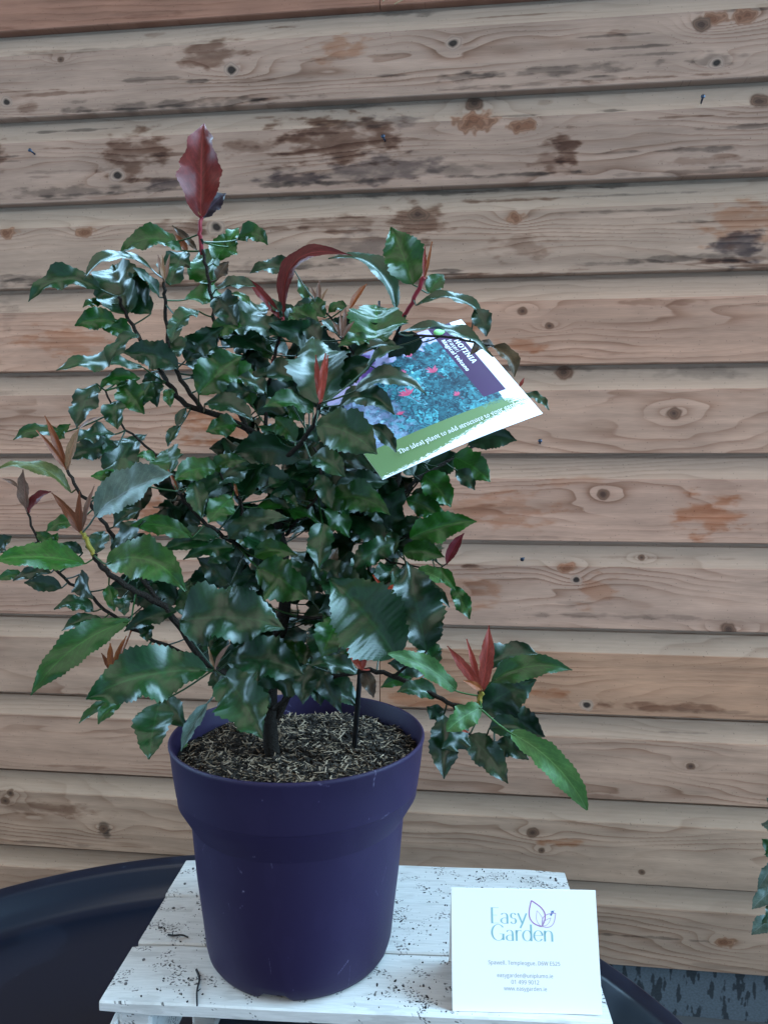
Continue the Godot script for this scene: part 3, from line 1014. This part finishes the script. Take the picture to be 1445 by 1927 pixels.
func build_shrub() -> void:
	make_leaf_materials()
	var s := thing("leafy_shrub", PLANT_FOOT, "bushy evergreen shrub with dark serrated leaves and red shoots, growing in the purple pot", "shrub")
	var lines := []
	var r := RandomNumberGenerator.new()
	r.seed = 77
	for i in STEMS.size():
		var row: Array = STEMS[i]
		var pts := []
		for q in range(3, row.size(), 3): pts.append(Vector3(row[q], row[q + 1], row[q + 2]) / 1000.0)
		var path := smooth_path(pts, 5)
		for q in range(1, path.size() - 1): path[q] += Vector3(r.randfn(), r.randfn(), r.randfn()) * 0.0007
		lines.append(path)
		var st := start()
		tube_into(st, path, row[1] / 10000.0, row[2] / 10000.0, 9 if i == 0 else 7)
		part("trunk" if i == 0 else "branch" if row[0] == 1 else "shoot", done(st), stem_materials[row[0]], s)
	var count := 0
	for row in LEAVES:
		var b := Vector3(row[0], row[1], row[2]) / 1000.0
		var t := Vector3(row[3], row[4], row[5]) / 1000.0
		var m := leaf_mesh(b, t, deg_to_rad(row[6]), row[7] / 100.0, row[9] / 100.0, nearest(b, lines), row[8], r)
		var o := part("young_leaf" if row[8] in [3, 4, 5, 6, 10] else "leaf", m, leaf_materials[row[8] * 4 + r.randi() % 4], s)
		count += 1
	# leaves further inside and behind, growing along the twigs
	var inner := start()
	var inner_count := 0
	var places := []
	for l in lines.size():
		if STEMS[l][0] != 1 and l != 0: continue
		for i in range(2, lines[l].size() - 1):
			places.append([lines[l][i], (lines[l][i + 1] - lines[l][i - 1]).normalized()])
	var tries := 0
	while inner_count < 250 and tries < 4000:
		tries += 1
		var pl: Array = places[r.randi() % places.size()]
		var p: Vector3 = pl[0]
		if p.y < 0.075: continue
		var out := Vector3(r.randfn() * 0.9, r.randfn() * 0.45 + 0.1, r.randf_range(-1.2, 0.35))
		out = (out - pl[1] * out.dot(pl[1]) * 0.5).normalized()
		var b := p + out * r.randf_range(0.008, 0.035)
		var len := r.randf_range(0.042, 0.075)
		var t := b + (out + Vector3(0, r.randf_range(-0.5, 0.2), 0)).normalized() * len
		# keep them within the bush, behind the leaves that face us
		var e := Vector3((t.x + 0.005) / 0.165, (t.y - 0.26) / 0.235, (t.z + 0.01) / 0.14)
		if e.length() > 1.0 or t.z > 0.055: continue
		# an opening in the crown on its left side
		if Vector2((t.x + 0.105) / 0.045, (t.y - 0.362) / 0.038).length() < 1.0 or Vector2((b.x + 0.105) / 0.045, (b.y - 0.362) / 0.038).length() < 1.0: continue
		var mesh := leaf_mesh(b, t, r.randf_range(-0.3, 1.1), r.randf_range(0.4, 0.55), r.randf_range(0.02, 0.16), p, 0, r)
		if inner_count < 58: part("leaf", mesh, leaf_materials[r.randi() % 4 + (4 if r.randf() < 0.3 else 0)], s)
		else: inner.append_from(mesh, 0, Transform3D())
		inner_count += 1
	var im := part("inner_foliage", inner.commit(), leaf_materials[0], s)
	tag(im, "", "", "", "stuff")

# a second shrub of which only a few leaves reach into the picture at the right edge
func build_neighbour() -> void:
	var s := thing("small_leaved_shrub", Vector3(0.620, 0, -1.10), "blue green shrub reaching in at the right edge before the lowest boards", "shrub")
	var r := RandomNumberGenerator.new()
	r.seed = 5
	var path := smooth_path([Vector3(0, 0, 0), Vector3(0.01, 0.15, 0.01), Vector3(-0.005, 0.32, 0), Vector3(-0.02, 0.48, 0)], 5)
	var st := start()
	tube_into(st, path, 0.005, 0.002, 7)
	part("stem", done(st), stem_materials[1], s)
	for row in [[-0.052, 0.440, 0.010, -0.073, 0.469, 0.015, 0, 62, 1], [-0.050, 0.430, 0.010, -0.078, 0.395, 0.02, 20, 50, 8], [-0.045, 0.385, 0.000, -0.086, 0.367, 0.02, 50, 50, 8], [-0.052, 0.345, 0.010, -0.086, 0.328, 0.02, 50, 55, 8], [-0.050, 0.375, 0.020, -0.076, 0.350, 0.03, 10, 50, 0]]:
		var b := Vector3(row[0], row[1], row[2])
		part("leaf", leaf_mesh(b, Vector3(row[3], row[4], row[5]), deg_to_rad(row[6]), row[7] / 100.0, 0.06, nearest(b, [path]), row[8], r), leaf_materials[row[8] * 4 + r.randi() % 4], s)
	for i in 34:
		var p: Vector3 = path[r.randi_range(6, path.size() - 1)]
		var a := r.randf_range(-1.9, 1.9)
		var out := Vector3(cos(a), r.randf_range(-0.1, 0.5), sin(a))
		var b := p + out * r.randf_range(0.01, 0.03)
		part("leaf", leaf_mesh(b, b + out.normalized() * r.randf_range(0.03, 0.05), r.randf(), 0.5, 0.08, p, 0, r), leaf_materials[(0 if r.randf() < 0.5 else 32) + r.randi() % 4], s)

# ---------------------------------------------------------------- printed things
func text(words: String, font_name: String, width: float, m: Material, parent: Node, at: Vector3, lean := 0.0, weight := 400, called := "lettering") -> MeshInstance3D:
	var f := SystemFont.new()
	f.font_names = PackedStringArray([font_name])
	var v := FontVariation.new()
	v.base_font = f
	f.font_weight = weight
	v.variation_transform = Transform2D(Vector2(1, 0), Vector2(lean, 1), Vector2.ZERO)
	var t := TextMesh.new()
	t.text = words
	t.font = v
	t.font_size = 64
	t.pixel_size = 0.001
	t.depth = 0.01
	t.curve_step = 4.0
	var o := part(called, t, m, parent)
	var k := width / t.get_aabb().size.x
	o.scale = Vector3(k, k, 0.02)
	o.position = at
	return o

func arc_points(c: Vector2, rx: float, ry: float, a0: float, a1: float, n := 14) -> Array:
	var out := []
	for i in n + 1:
		var a := deg_to_rad(lerpf(a0, a1, float(i) / n))
		out.append(c + Vector2(cos(a) * rx, sin(a) * ry))
	return out

# a broad-nib stroke: thick where it runs up and down, a hairline where it runs across
func stroke(st: SurfaceTool, pts: Array, thick: float, thin: float, even := false) -> void:
	for i in pts.size() - 1:
		var a: Vector2 = pts[i]
		var b: Vector2 = pts[i + 1]
		var w0 := thick
		var w1 := thick
		if not even:
			var da: Vector2 = (pts[mini(i + 1, pts.size() - 1)] - pts[maxi(i - 1, 0)]).normalized()
			var db: Vector2 = (pts[mini(i + 2, pts.size() - 1)] - a).normalized()
			w0 = lerpf(thin, thick, da.y * da.y)
			w1 = lerpf(thin, thick, db.y * db.y)
		var n := (b - a).normalized().orthogonal()
		var q := [a - n * w0 / 2, b - n * w1 / 2, b + n * w1 / 2, a + n * w0 / 2]
		var z := 0.00012
		quad(st, Vector3(q[0].x, q[0].y, z), Vector3(q[1].x, q[1].y, z), Vector3(q[2].x, q[2].y, z), Vector3(q[3].x, q[3].y, z))
		for e in 4:
			var c: Vector2 = q[e]
			var d: Vector2 = q[(e + 1) % 4]
			quad(st, Vector3(c.x, c.y, z), Vector3(c.x, c.y, 0), Vector3(d.x, d.y, 0), Vector3(d.x, d.y, z))

func letters(word: String) -> Array:
	# every glyph: [advance, [stroke, ...]]; x-height 1, capitals 1.5, in the manner of a high-contrast roman
	var g := {
		"E": [0.80, [[Vector2(0.1, 0), Vector2(0.1, 1.5)], [Vector2(0.1, 1.47), Vector2(0.68, 1.47)], [Vector2(0.1, 0.78), Vector2(0.55, 0.78)], [Vector2(0.1, 0.03), Vector2(0.70, 0.03)]]],
		"G": [1.25, [arc_points(Vector2(0.62, 0.75), 0.56, 0.75, 40, 325, 26), [Vector2(1.06, 0.62), Vector2(1.06, 0.05)], [Vector2(0.72, 0.62), Vector2(1.16, 0.62)]]],
		"a": [0.86, [arc_points(Vector2(0.36, 0.68), 0.28, 0.31, 150, 0, 12) + [Vector2(0.64, 0.0)], arc_points(Vector2(0.40, 0.27), 0.32, 0.27, 60, 330, 18)]],
		"s": [0.66, [arc_points(Vector2(0.30, 0.75), 0.21, 0.25, 20, 250, 14) + arc_points(Vector2(0.30, 0.26), 0.23, 0.26, 70, -160, 14)]],
		"y": [0.84, [[Vector2(0.06, 1.0), Vector2(0.42, 0.02)], [Vector2(0.80, 1.0), Vector2(0.42, 0.02), Vector2(0.22, -0.40)]]],
		"r": [0.62, [[Vector2(0.12, 0), Vector2(0.12, 1.0)], arc_points(Vector2(0.38, 0.66), 0.26, 0.33, 180, 50, 10)]],
		"d": [0.98, [[Vector2(0.80, 0), Vector2(0.80, 1.55)], arc_points(Vector2(0.44, 0.5), 0.37, 0.5, 20, 340, 24)]],
		"e": [0.90, [arc_points(Vector2(0.44, 0.5), 0.37, 0.5, 5, 325, 24), [Vector2(0.08, 0.53), Vector2(0.80, 0.53)]]],
		"n": [0.92, [[Vector2(0.12, 0), Vector2(0.12, 1.0)], arc_points(Vector2(0.44, 0.62), 0.32, 0.37, 180, 0, 14) + [Vector2(0.76, 0)]]],
	}
	var out := []
	for ch in word: out.append(g[ch])
	return out

func logo_word(word: String, x: float, y: float, xh: float, width: float, m: Material, parent: Node) -> void:
	var st := start()
	st.set_smooth_group(-1)
	var total := 0.0
	for l in letters(word): total += l[0]
	var kx := width / total
	var pen := 0.0
	for l in letters(word):
		for s in l[1]:
			var pts := []
			for p in s: pts.append(Vector2(x + (pen + p.x) * kx, y + p.y * xh))
			stroke(st, pts, xh * 0.19, xh * 0.03)
		pen += l[0]
	part("logo_lettering", done(st), m, parent)

func build_card() -> void:
	# stands at the front right corner of the crate, folded like a tent
	var c := thing("contact_card", Vector3(0.1415, CRATE_TOP + 0.0005, -0.7290), "white folded contact card with teal lettering standing on the crate", "card")
	c.rotation_degrees.y = -2.0
	var lean := deg_to_rad(20.0)
	var w := 0.1474
	var h := 0.1115
	var paper := mat(Color(0.965, 0.965, 0.96), 0.55, 0.4)
	var sheet := BoxMesh.new()
	sheet.size = Vector3(w, h, 0.0005)
	var f := part("front_panel", sheet, paper, c)
	f.rotation.x = -lean
	f.position = Vector3(0, cos(lean) * h / 2, -sin(lean) * h / 2)
	var b := part("back_panel", sheet, paper, c)
	b.rotation.x = lean
	b.position = Vector3(0, cos(lean) * h / 2, -sin(lean) * h * 1.5 - 0.0005)
	var teal := mat(lin(0.26, 0.50, 0.54), 0.6)
	var grey := mat(lin(0.30, 0.34, 0.37), 0.6)
	var violet := mat(lin(0.36, 0.14, 0.42), 0.6)
	var pale_violet := mat(lin(0.50, 0.36, 0.58), 0.6)
	var blue := mat(lin(0.03, 0.13, 0.42), 0.6)
	var z := 0.00026
	var Y := func(k: float) -> float: return h / 2 - k * h
	logo_word("Easy", -0.0335, Y.call(0.288), 0.0098, 0.0365, teal, f)
	logo_word("Garden", -0.0335, Y.call(0.428), 0.0098, 0.0630, teal, f)
	# the emblem: two outlined leaves and a bee
	for e in [[Vector2(0.0175, Y.call(0.305)), 112.0, 0.0255, 0.0080, violet, 0.0011], [Vector2(0.0185, Y.call(0.305)), 42.0, 0.0185, 0.0056, pale_violet, 0.0008], [Vector2(0.0175, Y.call(0.305)), 106.0, 0.0150, 0.0030, pale_violet, 0.0005], [Vector2(0.0190, Y.call(0.300)), 42.0, 0.0110, 0.0020, pale_violet, 0.0005]]:
		var st := start()
		st.set_smooth_group(-1)
		var d := Vector2.from_angle(deg_to_rad(e[1]))
		var n := d.orthogonal()
		var pts := []
		for i in 33:
			var a := TAU * i / 32
			var t := 0.5 - 0.5 * cos(a)
			pts.append(e[0] + d * e[2] * t + n * (1.0 if i < 17 else -1.0) * sin(PI * pow(t, 0.8)) * e[3])
		stroke(st, pts, e[5], e[5], true)
		part("emblem_leaf", done(st), e[4], f)
	var bee := start()
	bee.set_smooth_group(-1)
	for s in [[0.0285, 0.190, 0.0270, 0.215, 0.0016], [0.0296, 0.178, 0.0290, 0.188, 0.0022], [0.0272, 0.176, 0.0284, 0.188, 0.0005], [0.0306, 0.168, 0.0298, 0.180, 0.0005]]:
		stroke(bee, [Vector2(s[0], Y.call(s[1])), Vector2(s[2], Y.call(s[3]))], s[4], s[4], true)
	part("emblem_bee", done(bee), blue, f)
	text("Spawell. Templeogue. D6W E525", "Droid Sans", 0.0715, grey, f, Vector3(-0.0015, Y.call(0.607), z))
	text("easygarden@uniplumo.ie", "Droid Sans", 0.0555, grey, f, Vector3(-0.001, Y.call(0.708), z))
	text("01 499 9012", "Droid Sans", 0.0275, grey, f, Vector3(-0.001, Y.call(0.760), z))
	text("www.easygarden.ie", "Droid Sans", 0.0425, grey, f, Vector3(-0.001, Y.call(0.812), z))
	for ch in f.get_children():
		if ch.position.z == 0: ch.position.z = z

func label_print() -> ImageTexture:
	# the printed face: a leafy picture, a purple band, a green brush stroke, white paper
	var W := 768
	var H := 620
	var img := Image.create(W, H, false, Image.FORMAT_RGB8)
	var a := noise(71, 1.0, 3)
	var b := noise(72, 1.0, 2)
	var cell := FastNoiseLite.new()
	cell.seed = 73
	cell.noise_type = FastNoiseLite.TYPE_CELLULAR
	cell.frequency = 1.0
	cell.cellular_return_type = FastNoiseLite.RETURN_CELL_VALUE
	cell.cellular_jitter = 1.0
	var edge := FastNoiseLite.new()
	edge.seed = 73
	edge.noise_type = FastNoiseLite.TYPE_CELLULAR
	edge.frequency = 1.0
	edge.cellular_return_type = FastNoiseLite.RETURN_DISTANCE2_SUB
	for j in H:
		for i in W:
			var s := (i + 0.5) / W
			var t := 1.0 - (j + 0.5) / H
			var wx := i * 0.012 + a.get_noise_2d(i * 0.02, j * 0.02) * 0.9
			var wy := j * 0.015 + a.get_noise_2d(i * 0.02 + 80, j * 0.02) * 0.9
			var v := cell.get_noise_2d(wx, wy) * 0.5 + 0.5
			var ed := clampf(edge.get_noise_2d(wx, wy) + 1.0, 0.0, 1.0)
			var g := b.get_noise_2d(i * 0.02, j * 0.026)
			var c := Color(0.05, 0.16, 0.22).lerp(Color(0.33, 0.70, 0.74), clampf(v * 1.1 + g * 0.25, 0, 1))
			c = c.lerp(Color(0.66, 0.86, 0.93), smoothstep(0.78, 0.95, v + g * 0.25) * 0.8)
			c = c.lerp(Color(0.06, 0.13, 0.20), smoothstep(0.34, 0.04, ed) * 0.85)
			# greyer, lilac foliage to the left and the sky above it
			var left := smoothstep(0.40, 0.12, s + g * 0.16)
			c = c.lerp(Color(0.44, 0.45, 0.60).lerp(Color(0.76, 0.78, 0.90), v), left * 0.75)
			var sky := smoothstep(0.0, 0.05, t - (0.78 + 0.10 * s) + g * 0.07 + 0.12 * smoothstep(0.5, 0.2, s))
			c = c.lerp(Color(0.78, 0.72, 0.88), sky)
			var bloom := smoothstep(0.05, -0.02, Vector2((s - 0.26) * 1.1, t - 0.90).length() - 0.10 + g * 0.06)
			c = c.lerp(Color(0.46, 0.30, 0.60), bloom * sky)
			# paper
			if s > 0.875 - (0.0 if t > 0.3 else 0.01): c = Color(0.95, 0.96, 0.98)
			# purple band
			if s > 0.765 and s < 0.915 and t > 0.285: c = Color(0.25, 0.07, 0.28)
			# brush stroke and the bare paper under it
			var rag := a.get_noise_2d(i * 0.035, j * 0.28) * 0.05
			var low := 0.015 + 0.115 * smoothstep(0.1, 0.95, s) + rag * 0.6
			var high := 0.235 - 0.015 * s + (rag if s > 0.72 else 0.0) - 0.05 * smoothstep(0.82, 1.0, s)
			var finish := 0.95 + b.get_noise_2d(5.0, j * 0.19) * 0.12
			if t < 0.245 and s > 0.86 or t < low: c = Color(0.95, 0.96, 0.98)
			if t > low and t < high and s < finish: c = Color(0.40, 0.50, 0.32)
			img.set_pixel(i, j, c)
	# red shoots in the picture
	var r := RandomNumberGenerator.new()
	r.seed = 3
	for sh in [[0.40, 0.52, 1.3], [0.46, 0.70, 0.8], [0.62, 0.62, 1.1], [0.30, 0.40, 0.6], [0.64, 0.37, 0.7], [0.56, 0.82, 0.7], [0.22, 0.62, 0.6]]:
		for k in 6:
			var ang := PI / 2 + (k - 2.5) * 0.42 + r.randf_range(-0.1, 0.1)
			var len: float = (26.0 + r.randf() * 16) * sh[2]
			for q in 60:
				var f := q / 59.0
				var p := Vector2(sh[0] * W, (1 - sh[1]) * H) + Vector2(cos(ang), -sin(ang)) * len * f
				var rad: float = sin(PI * minf(f * 1.1, 1.0)) * 5.0 * sh[2] + 0.8
				img.fill_rect(Rect2i(int(p.x - rad / 2), int(p.y - rad / 2), int(rad) + 1, int(rad) + 1), Color(0.74, 0.24, 0.38).lerp(Color(0.88, 0.52, 0.64), f * r.randf()))
		for q in 40: img.fill_rect(Rect2i(int(sh[0] * W + q * 0.4 * sh[2]), int((1 - sh[1]) * H + q * sh[2]), 3, 2), Color(0.45, 0.16, 0.28))
	return ImageTexture.create_from_image(img)

func build_label() -> void:
	var pitch := Basis(Vector3.RIGHT, deg_to_rad(PITCH))
	var turn := Vector3(-0.5588, 0.2389, 0.4827)
	var l := thing("plant_label", Vector3(-0.0353, 0.690, -0.83), "printed plant label with purple band on a black stake in the pot", "label")
	var holder := Vector3(0.0426, 1.0870, -0.8062) - l.position
	var basis_ := pitch * Basis(turn.normalized(), turn.length())
	var w := 0.1909
	var h := 0.1542
	var st := start()
	st.set_smooth_group(0)
	var n := 12
	var bend := func(s: float, t: float) -> float: return 0.004 * sin(s * PI) - 0.010 * (1.0 - s) ** 2 * t
	var rows := []
	for side in [1, -1]:
		for i in n:
			for j in n:
				var q := []
				var u := []
				for c in [[i, j], [i, j + 1], [i + 1, j + 1], [i + 1, j]]:
					var s := float(c[0]) / n
					var t := float(c[1]) / n
					q.append(Vector3((s - 0.5) * w, (t - 0.5) * h, bend.call(s, t) + 0.00025 * side))
					u.append(Vector2(s, 1 - t))
				if side > 0: quad(st, q[0], q[1], q[2], q[3], u[0], u[1], u[2], u[3])
				else: quad(st, q[0], q[3], q[2], q[1], Vector2(0.95, 0.5), Vector2(0.95, 0.5), Vector2(0.95, 0.5), Vector2(0.95, 0.5))
	var m := mat(Color.WHITE, 0.42, 0.36)
	m.albedo_texture = label_print()
	var card := part("printed_card", done(st), m, l)
	card.transform = Transform3D(basis_, holder)
	tag(card, "glossy printed card of the plant label")
	var white := mat(Color(0.95, 0.95, 0.96), 0.5)
	var green := mat(lin(0.25, 0.60, 0.20), 0.5)
	var q := func(s: float, t: float) -> Vector3: return Vector3((s - 0.5) * w, (t - 0.5) * h, bend.call(s, t) + 0.0004)
	var slogan := text("The ideal plant to add structure to your garden!", "Droid Serif", w * 0.79, white, card, q.call(0.545, 0.128), 0.30)
	slogan.rotation.z = deg_to_rad(0.5)
	for e in [["PHOTINIA", 0.870, 0.725, 0.043, 700], ["fraseri", 0.831, 0.785, 0.020, 400], ["Magical Volcano", 0.798, 0.700, 0.050, 700]]:
		var o := text(e[0], "Droid Sans", e[3], white, card, q.call(e[1], e[2]), 0.0, e[4])
		o.rotation.z = -PI / 2
	var dot := start()
	tube_into(dot, [Vector3(0, 0, -0.0001), Vector3(0, 0, 0.0002)], 0.0068, 0.0068, 24)
	var d := part("round_symbol", done(dot), green, card)
	d.position = q.call(0.815, 0.945)
	d.scale = Vector3(1, 0.7, 1)
	var black := mat(lin(0.006, 0.006, 0.008), 0.4)
	var sk := start()
	tube_into(sk, [Vector3(0, -0.02, 0), Vector3(0.012, 0.13, -0.001), Vector3(0.027, 0.295, -0.004), Vector3(0.029, 0.40, -0.026), Vector3(0.030, 0.503, -0.040)], 0.0032, 0.0014, 8)
	part("stake", done(sk), black, l)

# ---------------------------------------------------------------- small litter
func build_litter() -> void:
	var bark := mat(lin(0.012, 0.011, 0.014), 0.8)
	var y := CRATE_TOP
	for e in [[[Vector3(-0.2475, y + 0.0015, -0.853), Vector3(-0.240, y + 0.0032, -0.849), Vector3(-0.231, y + 0.0024, -0.851), Vector3(-0.2235, y + 0.0017, -0.848)], "short dark twig lying across the crate, left of the pot"], [[Vector3(-0.2005, y + 0.0016, -0.792), Vector3(-0.1935, y + 0.0026, -0.776), Vector3(-0.1915, y + 0.0022, -0.757), Vector3(-0.1865, y + 0.0020, -0.737)], "longer dark twig lying at the front edge of the crate"]]:
		var st := start()
		var path := smooth_path(e[0], 5)
		tube_into(st, path, 0.0014, 0.0009, 6)
		for k in 3: tube_into(st, [path[4 + k * 3], path[4 + k * 3] + Vector3(rng.randf_range(-0.004, 0.004), 0.0018, rng.randf_range(-0.004, 0.004))], 0.0008, 0.0004, 5)
		var t := part("twig", done(st), bark)
		tag(t, e[1], "twig", "twigs on the crate")
	var mm := MultiMesh.new()
	mm.transform_format = MultiMesh.TRANSFORM_3D
	var sh := SphereMesh.new()
	sh.radius = 0.5; sh.height = 0.8; sh.radial_segments = 6; sh.rings = 3
	mm.mesh = sh
	var spots := [[-0.185, -0.80, 0.03], [-0.20, -0.765, 0.025], [-0.235, -0.86, 0.02], [-0.20, -0.90, 0.02], [0.03, -0.87, 0.02], [0.05, -0.83, 0.035], [0.02, -0.76, 0.03], [0.16, -0.98, 0.03], [0.09, -0.95, 0.03], [0.20, -0.96, 0.03], [-0.11, -0.735, 0.02], [0.05, -0.74, 0.03]]
	var placed := []
	for s in spots:
		for k in 62:
			var p := Vector3(s[0] + rng.randfn() * s[2], y, s[1] + rng.randfn() * s[2] * 0.7)
			var local := (p - Vector3(-0.024, 0, -0.871)).rotated(Vector3.UP, deg_to_rad(3.5))
			if absf(local.x) > 0.247 or absf(local.z) > 0.138: continue
			if Vector2(p.x + 0.095, p.z + 0.83).length() < 0.106: continue
			placed.append(p)
	mm.instance_count = placed.size()
	for i in placed.size():
		var k := 0.0006 + 0.0022 * rng.randf() ** 4
		mm.set_instance_transform(i, Transform3D(Basis.from_euler(Vector3(rng.randf(), rng.randf() * 6, rng.randf())) * Basis.from_scale(Vector3(k * rng.randf_range(0.8, 2.0), k * 0.7, k)), placed[i] + Vector3(0, k * 0.2, 0)))
	var o := MultiMeshInstance3D.new()
	o.name = "soil_crumbs"
	o.multimesh = mm
	o.material_override = bark
	add_child(o)
	tag(o, "scattered dark soil crumbs on the white crate top", "crumbs", "", "stuff")
	# a torn bit of green leaf on the compost by the rim, and straw caught in the cladding
	var r := RandomNumberGenerator.new()
	r.seed = 9
	var fl := part("leaf_fragment", leaf_mesh(Vector3(-0.2225, 0.7015, -0.835), Vector3(-0.2155, 0.7045, -0.829), 0.9, 0.7, 0.1, Vector3(-0.2225, 0.7015, -0.835), 2, r), leaf_materials[10])
	tag(fl, "tiny bright green leaf scrap on the compost against the rim", "leaf")
	var straw := mat(lin(0.42, 0.30, 0.17), 0.7)
	for e in [[Vector3(0.018, 1.797, -1.386), Vector3(0.088, 1.821, -1.377), "long pale straw stalk caught under the topmost board"], [Vector3(-0.002, 1.802, -1.388), Vector3(0.010, 1.818, -1.387), "short pale straw bit beside the board joint at the top"]]:
		var st := start()
		tube_into(st, smooth_path([e[0], e[0].lerp(e[1], 0.5) + Vector3(0, 0.002, 0.002), e[1]], 4), 0.0012, 0.0009, 5)
		var t := part("straw_stalk", done(st), straw)
		tag(t, e[2], "straw", "straw caught in the cladding")

func _ready() -> void:
	rng.seed = 2024
	# camera
	var cam := Camera3D.new()
	cam.name = "camera"
	cam.position = Vector3(0, 1.02, 0)
	cam.rotation_degrees.x = PITCH
	cam.fov = 66.98
	cam.near = 0.02
	cam.far = 200.0
	add_child(cam)
	# overcast daylight: brighter overhead than at the horizon, a broad soft brightness high behind the viewer
	var env := Environment.new()
	env.background_mode = Environment.BG_SKY
	var sky := Sky.new()
	var sm := ProceduralSkyMaterial.new()
	sm.sky_top_color = Color(0.70, 0.88, 1.0)
	sm.sky_horizon_color = Color(0.29, 0.35, 0.41)
	sm.sky_curve = 0.6
	sm.ground_bottom_color = Color(0.12, 0.12, 0.12)
	sm.ground_horizon_color = Color(0.2, 0.22, 0.24)
	sm.sky_energy_multiplier = 3.6
	sky.sky_material = sm
	env.sky = sky
	env.tonemap_mode = Environment.TONE_MAPPER_LINEAR
	env.tonemap_exposure = 1.5
	env.sdfgi_enabled = true
	env.ssao_enabled = true
	env.ssil_enabled = true
	var we := WorldEnvironment.new()
	we.name = "daylight"
	we.environment = env
	add_child(we)
	var sun := DirectionalLight3D.new()
	sun.name = "overcast_sun"
	sun.light_energy = 0.18
	sun.light_angular_distance = 60.0
	sun.light_color = Color(1.0, 0.985, 0.96)
	sun.shadow_enabled = true
	sun.rotation_degrees = Vector3(-48, -20, 0)
	add_child(sun)
	# setting
	var gm := mat(lin(0.085, 0.088, 0.092), 0.85)
	var plane := PlaneMesh.new()
	plane.size = Vector2(60, 60)
	var ground := part("ground", plane, gm)
	tag(ground, "grey concrete ground below the wall", "ground", "", "structure")
	build_wall()
	build_tray()
	build_crate()
	build_pot()
	build_soil()
	build_shrub()
	build_label()
	build_card()
	build_neighbour()
	build_litter()
